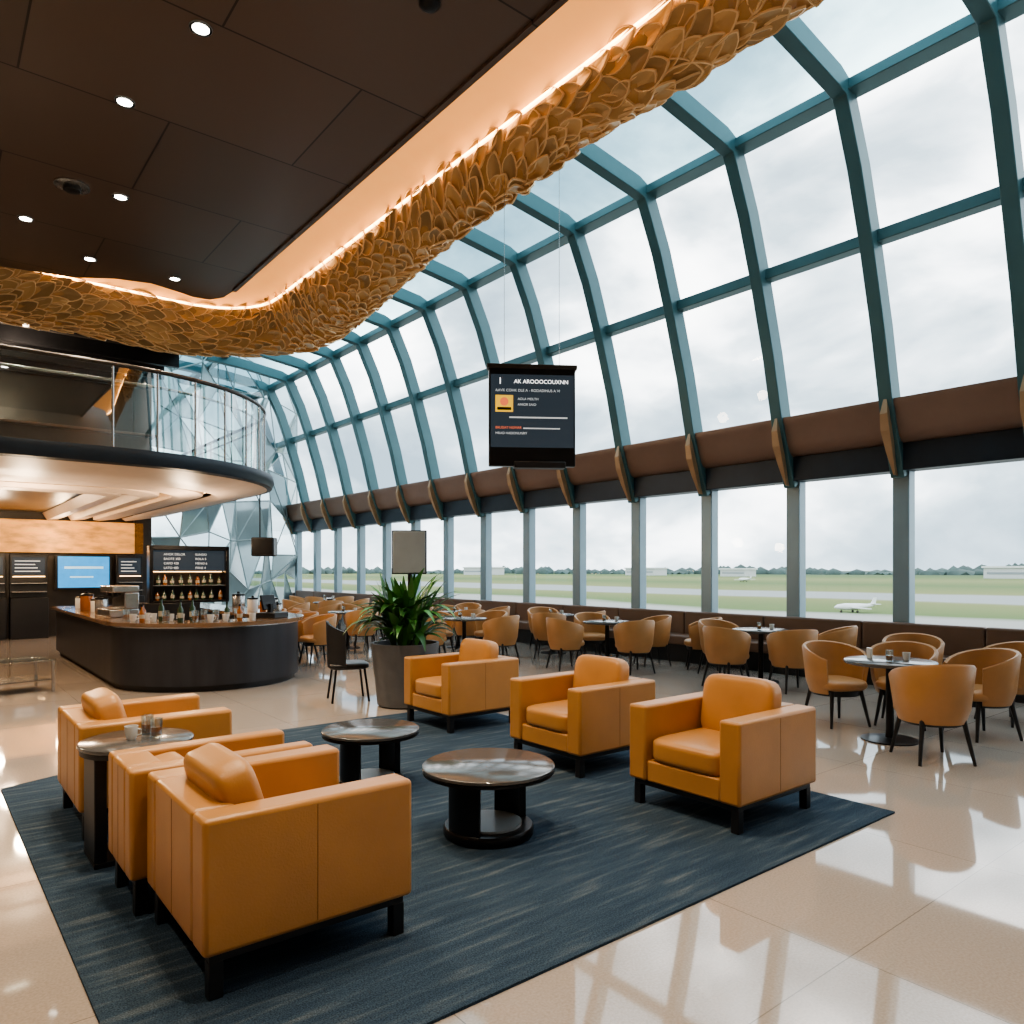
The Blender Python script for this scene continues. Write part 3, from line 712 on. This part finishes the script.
bm = bmesh.new(); tube(bm, [(x, y, 4.12) for x, y in rp2], 0.018, 8); mk("inner_rail", bm, M['steel'], e, smooth=True)
for i in range(2, len(rp), 3):
    x, y = rp[i]; bm = bmesh.new(); tube(bm, [(x, y, 3.205), (x, y, 4.3)], 0.016, 8); mk("post", bm, M['steel'], e, smooth=True)
e = thing("upstairs_bar", "dark counter unit behind the balcony railing", "counter", (0, 0, 3.2))
bm = bmesh.new(); box(bm, -1.0, 3.6, 16.0, 16.7, 0, 1.05); mk("body", bm, M['bronze'], e, bevel=0.02)
bm = bmesh.new(); box(bm, -1.1, 3.7, 15.9, 16.8, 1.05, 1.1); mk("worktop", bm, M['copper'], e, bevel=0.01)
for k in range(5):
    y = 15.2+k*1.3; bm = bmesh.new(); box(bm, -5, 4.6, y, y+0.12, 6.2, 6.5); mk(f"trim_{tn}", bm, M['blackmetal'], **S); tn += 1

# ------------------------------------------------------------------ bar counter
BX = 3.30
def stad(off, n=20, back=16.4):
    r = 1.36-off; pts = [(BX-r, back-off)]
    for i in range(n+1):
        a = PI+PI*i/n; pts.append((BX+r*math.cos(a), 11.25+r*math.sin(a)))
    pts.append((BX+r, back-off)); return pts
def ring(bm, o0, o1, z0, z1):
    A_, B_ = stad(o0), stad(o1); n = len(A_)
    a0 = [bm.verts.new((x, y, z0)) for x, y in A_]; a1 = [bm.verts.new((x, y, z1)) for x, y in A_]
    b0 = [bm.verts.new((x, y, z0)) for x, y in B_]; b1 = [bm.verts.new((x, y, z1)) for x, y in B_]
    for i in range(n):
        j = (i+1) % n
        for q4 in ((a0[i], a0[j], a1[j], a1[i]), (a1[i], a1[j], b1[j], b1[i]), (b1[i], b1[j], b0[j], b0[i]), (b0[i], b0[j], a0[j], a0[i])): bm.faces.new(q4)
e = thing("bar_counter", "rounded dark bar counter with polished wooden top", "bar counter")
bm = bmesh.new(); ring(bm, 0.08, 0.60, 0.08, 0.84); mk("body", bm, M['barbody'], e, smooth=True)
bm = bmesh.new(); ring(bm, 0.14, 0.55, 0, 0.08); mk("plinth", bm, M['black'], e, smooth=True)
bm = bmesh.new(); ring(bm, 0.0, 0.66, 0.86, 0.91); mk("worktop", bm, M['bartop'], e, smooth=True)
bm = bmesh.new(); ring(bm, 0.04, 0.6, 0.84, 0.86); mk("metal_edge", bm, M['steel'], e, smooth=True)

def espresso(loc, rz):
    e = thing("espresso_machine", "steel espresso machine on bar counter", "coffee machine", loc, rz)
    bm = bmesh.new(); box(bm, -0.3, 0.3, -0.2, 0.2, 0.0, 0.12); box(bm, -0.3, 0.3, 0.0, 0.2, 0.12, 0.36); box(bm, -0.3, 0.3, -0.16, 0.2, 0.36, 0.46); mk("body", bm, M['steel'], e, bevel=0.015)
    bm = bmesh.new(); box(bm, -0.26, 0.26, -0.19, -0.01, 0.12, 0.13); mk("drip_tray", bm, M['blackmetal'], e)
    for x in (-0.15, 0.15):
        bm = bmesh.new(); tube(bm, [(x, -0.08, 0.37), (x, -0.08, 0.30)], 0.035, 16); mk("group_head", bm, M['black'], e)
        bm = bmesh.new(); tube(bm, [(x, -0.08, 0.31), (x, -0.24, 0.29)], 0.012, 8); mk("handle", bm, M['black'], e)
espresso((BX-1.0, 12.2, 0.91), -PI/2+0.1)
def bottle(loc, m, h=0.3, where="bottles on the bar", lb="dark glass bottle standing on bar counter"):
    e = thing("bottle", lb, "bottle", loc, 0, where)
    bm = bmesh.new(); lathe(bm, [(0.033, 0), (0.036, 0.01), (0.036, h*0.6), (0.013, h*0.75), (0.013, h)], 16); mk("body", bm, m, e, smooth=True)
    bm = bmesh.new(); lathe(bm, [(0.0372, h*0.2), (0.0372, h*0.44)], 16, cap=False); mk("label_band", bm, M['paper'], e)
    bm = bmesh.new(); lathe(bm, [(0.015, h-0.02), (0.015, h+0.008)], 12); mk("cap", bm, M['blackmetal'], e)
random.seed(5)
for i in range(22):
    a = PI*1.02 + PI*0.56*i/21
    r = 1.0+(0.12 if i % 2 else -0.12); x = BX+r*math.cos(a); y = 11.25+r*math.sin(a); k = random.choice((0, 1, 2, 2, 3, 1))
    if k == 0: bottle((x, y, 0.91), M['bottle'], random.uniform(0.24, 0.32))
    elif k == 1: cup((x, y, 0.91), 1.3)
    elif k == 2: tumbler((x, y, 0.91), 1.4)
    else: bottle((x, y, 0.91), M['amber'], 0.22)
def jar(loc, s, m):
    e = thing("canister", "squat storage canister with lid on bar counter", "canister", loc, 0, "bar canisters"); e.scale = (s, s, s)
    bm = bmesh.new(); lathe(bm, [(0.08, 0), (0.085, 0.01), (0.085, 0.2), (0.08, 0.21)], 24); mk("body", bm, m, e, smooth=True)
    bm = bmesh.new(); lathe(bm, [(0.088, 0.205), (0.088, 0.23), (0.02, 0.245), (0.02, 0.265)], 24); mk("lid", bm, M['blackmetal'], e, smooth=True)
for (x, y, s, m) in [(-1.05, 13.2, 1.1, 'steel'), (-1.03, 13.8, 0.9, 'white'), (-1.05, 14.5, 1.2, 'amber'), (1.02, 11.4, 1.1, 'white'), (1.05, 11.8, 0.9, 'amber'), (1.0, 12.2, 1.0, 'white'), (1.0, 12.9, 1.2, 'steel'), (-1.05, 15.2, 0.9, 'white'), (0.95, 11.0, 0.8, 'steel')]:
    jar((BX+x, y, 0.91), s, M[m])
e = thing("cash_register", "black till with tilted screen on bar counter", "cash register", (BX+0.68, 10.50, 0.91), 0.6)
bm = bmesh.new(); box(bm, -0.17, 0.17, -0.16, 0.16, 0, 0.08); mk("drawer", bm, M['black'], e, bevel=0.01)
bm = bmesh.new(); box(bm, -0.16, 0.16, -0.01, 0.02, 0.12, 0.34); mk("screen", bm, M['blackmetal'], e, rot=(-0.25, 0, 0), bevel=0.008)
bm = bmesh.new(); box(bm, -0.03, 0.03, 0.0, 0.06, 0.07, 0.2); mk("stand", bm, M['blackmetal'], e)
UX, UY, UR = 3.78, 14.0, -0.10
e = thing("back_bar_unit", "tall black back-bar cabinet with lit menu board", "cabinet", (UX, UY, 0), UR)
bm = bmesh.new(); box(bm, -0.86, 0.16, -0.2, 0.25, 0, 1.02); mk("body", bm, M['black'], e, bevel=0.01)
bm = bmesh.new(); box(bm, -0.66, -0.60, -0.18, 0.2, 1.02, 2.02); box(bm, 0.60, 0.66, -0.18, 0.2, 1.02, 2.02); box(bm, -0.66, 0.66, -0.18, 0.2, 1.95, 2.03); box(bm, -0.66, 0.66, -0.18, 0.2, 1.02, 1.06); mk("frame", bm, M['blackmetal'], e, bevel=0.01)
bm = bmesh.new(); box(bm, -0.60, 0.60, -0.06, 0.0, 1.58, 1.95); mk("menu_board", bm, M['screendark'], e)
bm = bmesh.new(); box(bm, -0.60, 0.60, 0.12, 0.16, 1.06, 1.58); mk("back_panel", bm, M['bronze'], e)
bm = bmesh.new(); box(bm, -0.60, 0.60, -0.16, 0.12, 1.32, 1.335); mk("shelf", bm, M['steel'], e)
bm = bmesh.new(); box(bm, -0.58, 0.58, 0.09, 0.11, 1.565, 1.575); mk("shelf_light", bm, M['led'], e)
cu_, su_ = math.cos(UR), math.sin(UR)
for row, zz in ((0, 1.06), (1, 1.335)):
    for k in range(9):
        lx = -0.52+k*0.13+0.02*math.sin(k*5+row); ly = -0.03
        bottle((UX+lx*cu_-ly*su_, UY+lx*su_+ly*cu_, zz), M['amber'] if (k*3+row) % 4 == 0 else M['bottle'], 0.17+0.02*((k*7+row) % 3), "bottles on the back bar shelf", "small liquor bottle on the back-bar shelf")
for k in range(4):
    textmesh(["ANOK DELOR", "BAOTE 350", "CAFO 420", "LATO 480"][k], 0.055, M['textgrey'], e, (-0.42, -0.065, 1.86-k*0.08), RT)
    textmesh(["SUNDO", "ROLA 5", "MENO 6", "PANE 4"][k], 0.055, M['textgrey'], e, (0.10, -0.065, 1.86-k*0.08), RT)

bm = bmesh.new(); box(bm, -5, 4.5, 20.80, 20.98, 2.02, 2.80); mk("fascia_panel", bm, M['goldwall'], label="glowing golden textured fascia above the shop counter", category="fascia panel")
e = thing("wall_screen", "wide blue wall-mounted screen", "screen", (3.15, 20.7, 1.17))
bm = bmesh.new(); box(bm, -0.6, 0.6, -0.0, 0.1, -0.04, 0.80); mk("bezel", bm, M['black'], e)
bm = bmesh.new(); box(bm, -0.55, 0.55, -0.012, 0.0, 0, 0.76); mk("screen", bm, M['screenblue'], e)
bm = bmesh.new(); box(bm, -0.42, 0.42, -0.016, -0.012, 0.46, 0.52); box(bm, -0.3, 0.2, -0.016, -0.012, 0.24, 0.28); mk("screen_graphic", bm, M['screencloud'], e)
for x, w_ in ((1.2, 0.7), (2.0, 0.75), (4.15, 0.6)):
    e = thing("shop_display", "black shop cabinet with small lit sign", "display cabinet", (x, 20.55, 0), 0, "shop display cabinets")
    bm = bmesh.new(); box(bm, -w_/2, w_/2, -0.15, 0.2, 0, 0.95); box(bm, -w_/2, w_/2, 0.1, 0.2, 0.95, 1.98); mk("body", bm, M['black'], e, bevel=0.01)
    bm = bmesh.new(); box(bm, -w_/2+0.05, w_/2-0.05, 0.05, 0.1, 1.5, 1.9); mk("sign", bm, M['screendark'], e)
    for k in range(4):
        bm = bmesh.new(); box(bm, -w_/2+0.1, w_/2-0.15-0.05*(k % 3), 0.04, 0.05, 1.56+k*0.08, 1.58+k*0.08); mk("sign_line", bm, M['textgrey'], e)
    for k in range(2):
        bm = bmesh.new(); box(bm, -w_/2+0.03, w_/2-0.03, -0.1, 0.1, 1.08+k*0.2, 1.1+k*0.2); mk("shelf", bm, M['steel'], e)
    bm = bmesh.new(); box(bm, -w_/2+0.06, w_/2-0.06, -0.02, 0.0, 1.44, 1.455); mk("shelf_light", bm, M['led'], e)
e = thing("low_table", "low chrome and glass table on polished floor", "table", (0.85, 11.6, 0), 0.2)
bm = bmesh.new(); box(bm, -0.5, 0.5, -0.35, 0.35, 0.40, 0.42); mk("table_top", bm, M['drink'], e, bevel=0.004)
bm = bmesh.new(); box(bm, -0.45, 0.45, -0.3, 0.3, 0.15, 0.165); mk("shelf", bm, M['stone'], e)
for x in (-0.47, 0.47):
    for y in (-0.32, 0.32):
        bm = bmesh.new(); box(bm, x-0.015, x+0.015, y-0.015, y+0.015, 0, 0.40); mk("leg", bm, M['steel'], e)

# ------------------------------------------------------------------ ceiling fixtures
def downlight(x, y, power=60):
    e = thing("downlight", "recessed round ceiling downlight glowing warm white", "ceiling light", (x, y, 6.2), 0, "ceiling downlights")
    bm = bmesh.new(); lathe(bm, [(0.09, -0.012), (0.095, 0.0), (0.07, 0.0), (0.067, -0.012)], 28, cap=False); mk("trim_ring", bm, M['greyscreen'], e, smooth=True)
    bm = bmesh.new(); lathe(bm, [(0.069, -0.008), (0.01, -0.009)], 24); mk("lens", bm, M['lamp'], e)
    ld = bpy.data.lights.new("spot", 'SPOT'); ld.energy = power; ld.color = (1, 0.82, 0.60); ld.spot_size = math.radians(110); ld.spot_blend = 0.7; ld.shadow_soft_size = 0.08
    lo = bpy.data.objects.new("downlight_beam", ld); C.objects.link(lo); lo.location = (0, 0, -0.05); lo.parent = e
for x, y in [(1.86, 6.53), (1.57, 8.02), (1.93, 10.1), (1.96, 12.4), (1.08, 11.5), (3.14, 12.4)]: downlight(x, y, 200)
for x, y in [(-1.5, 3), (1.5, 1.5), (2.6, 3.6), (1.2, 4.2), (-1.5, 8)]: downlight(x, y, 200)  # downlights out of view, added as warm fill for the interior
e = thing("smoke_detector", "round ceiling smoke detector with dark ring", "smoke detector", (1.42, 10.16, 6.2))
bm = bmesh.new(); lathe(bm, [(0.19, 0), (0.19, -0.02), (0.12, -0.03)], 32); mk("base", bm, M['steel'], e, smooth=True)
bm = bmesh.new(); lathe(bm, [(0.1, -0.025), (0.09, -0.07), (0.03, -0.08)], 24); mk("sensor", bm, M['black'], e, smooth=True)
e = thing("ceiling_sensor", "small dark dome sensor on ceiling", "sensor", (3.22, 5.07, 6.2))
bm = bmesh.new(); lathe(bm, [(0.09, 0), (0.085, -0.03), (0.04, -0.06)], 24); mk("dome", bm, M['blackmetal'], e, smooth=True)

# ------------------------------------------------------------------ lights + world
def pt(name, loc, en, col, r=0.15):
    ld = bpy.data.lights.new(name, 'POINT'); ld.energy = en; ld.color = col; ld.shadow_soft_size = r
    o = bpy.data.objects.new(name, ld); C.objects.link(o); o.location = loc
for y in (12.6, 15.2, 18.2): pt("soffit_lamp", (1.2, y, 2.3), 45, (1, 0.74, 0.48))
pt("fascia_lamp", (2.6, 19.8, 2.4), 30, (1, 0.7, 0.4))
pt("bar_lamp", (3.4, 12.6, 2.4), 35, (1, 0.74, 0.48))
pt("upper_lamp", (1.5, 17.5, 5.8), 130, (1, 0.8, 0.6), 0.2)
pt("upper_lamp", (-1.5, 14.8, 5.6), 100, (1, 0.8, 0.6), 0.2)

w = bpy.data.worlds.new("World"); bpy.context.scene.world = w; w.use_nodes = True
nt = w.node_tree; bg = nt.nodes["Background"]; L = nt.links
tc = nt.nodes.new("ShaderNodeTexCoord"); mp = nt.nodes.new("ShaderNodeMapping"); mp.inputs["Scale"].default_value = (1.0, 1.0, 1.9)
mp.inputs["Location"].default_value = (2.3, 1.1, 0.7)
n = nt.nodes.new("ShaderNodeTexNoise"); n.inputs["Scale"].default_value = 3.4; n.inputs["Detail"].default_value = 9; n.inputs["Roughness"].default_value = 0.5; n.inputs["Distortion"].default_value = 0.25
r = nt.nodes.new("ShaderNodeValToRGB"); e_ = r.color_ramp.elements
e_[0].position = 0.36; e_[0].color = (0.17, 0.225, 0.27, 1); e_[1].position = 0.66; e_[1].color = (1.1, 1.1, 1.1, 1)
k = r.color_ramp.elements.new(0.45); k.color = (0.28, 0.345, 0.39, 1)
k = r.color_ramp.elements.new(0.52); k.color = (0.46, 0.525, 0.57, 1)
k = r.color_ramp.elements.new(0.58); k.color = (0.80, 0.84, 0.87, 1)
L.new(tc.outputs["Generated"], mp.inputs[0]); L.new(mp.outputs[0], n.inputs["Vector"]); L.new(n.outputs["Fac"], r.inputs[0]); L.new(r.outputs[0], bg.inputs[0])
bg.inputs[1].default_value = 2.5

sc_ = bpy.context.scene
sc_.view_settings.view_transform = 'AgX'
try: sc_.view_settings.look = 'AgX - Medium High Contrast'
except Exception as ex: print(ex)
sc_.view_settings.exposure = 0.95

# ------------------------------------------------------------------ camera
cd = bpy.data.cameras.new("camera"); cam = bpy.data.objects.new("camera", cd); C.objects.link(cam)
cam.location = (0, 0, 1.6); cam.rotation_euler = (PI/2, 0, -math.atan2(0.627, 0.780))
cd.sensor_width = 36; cd.lens = 36*737/1024; cd.shift_y = 58/1024
cd.clip_end = 6000; cd.clip_start = 0.05
sc_.camera = cam
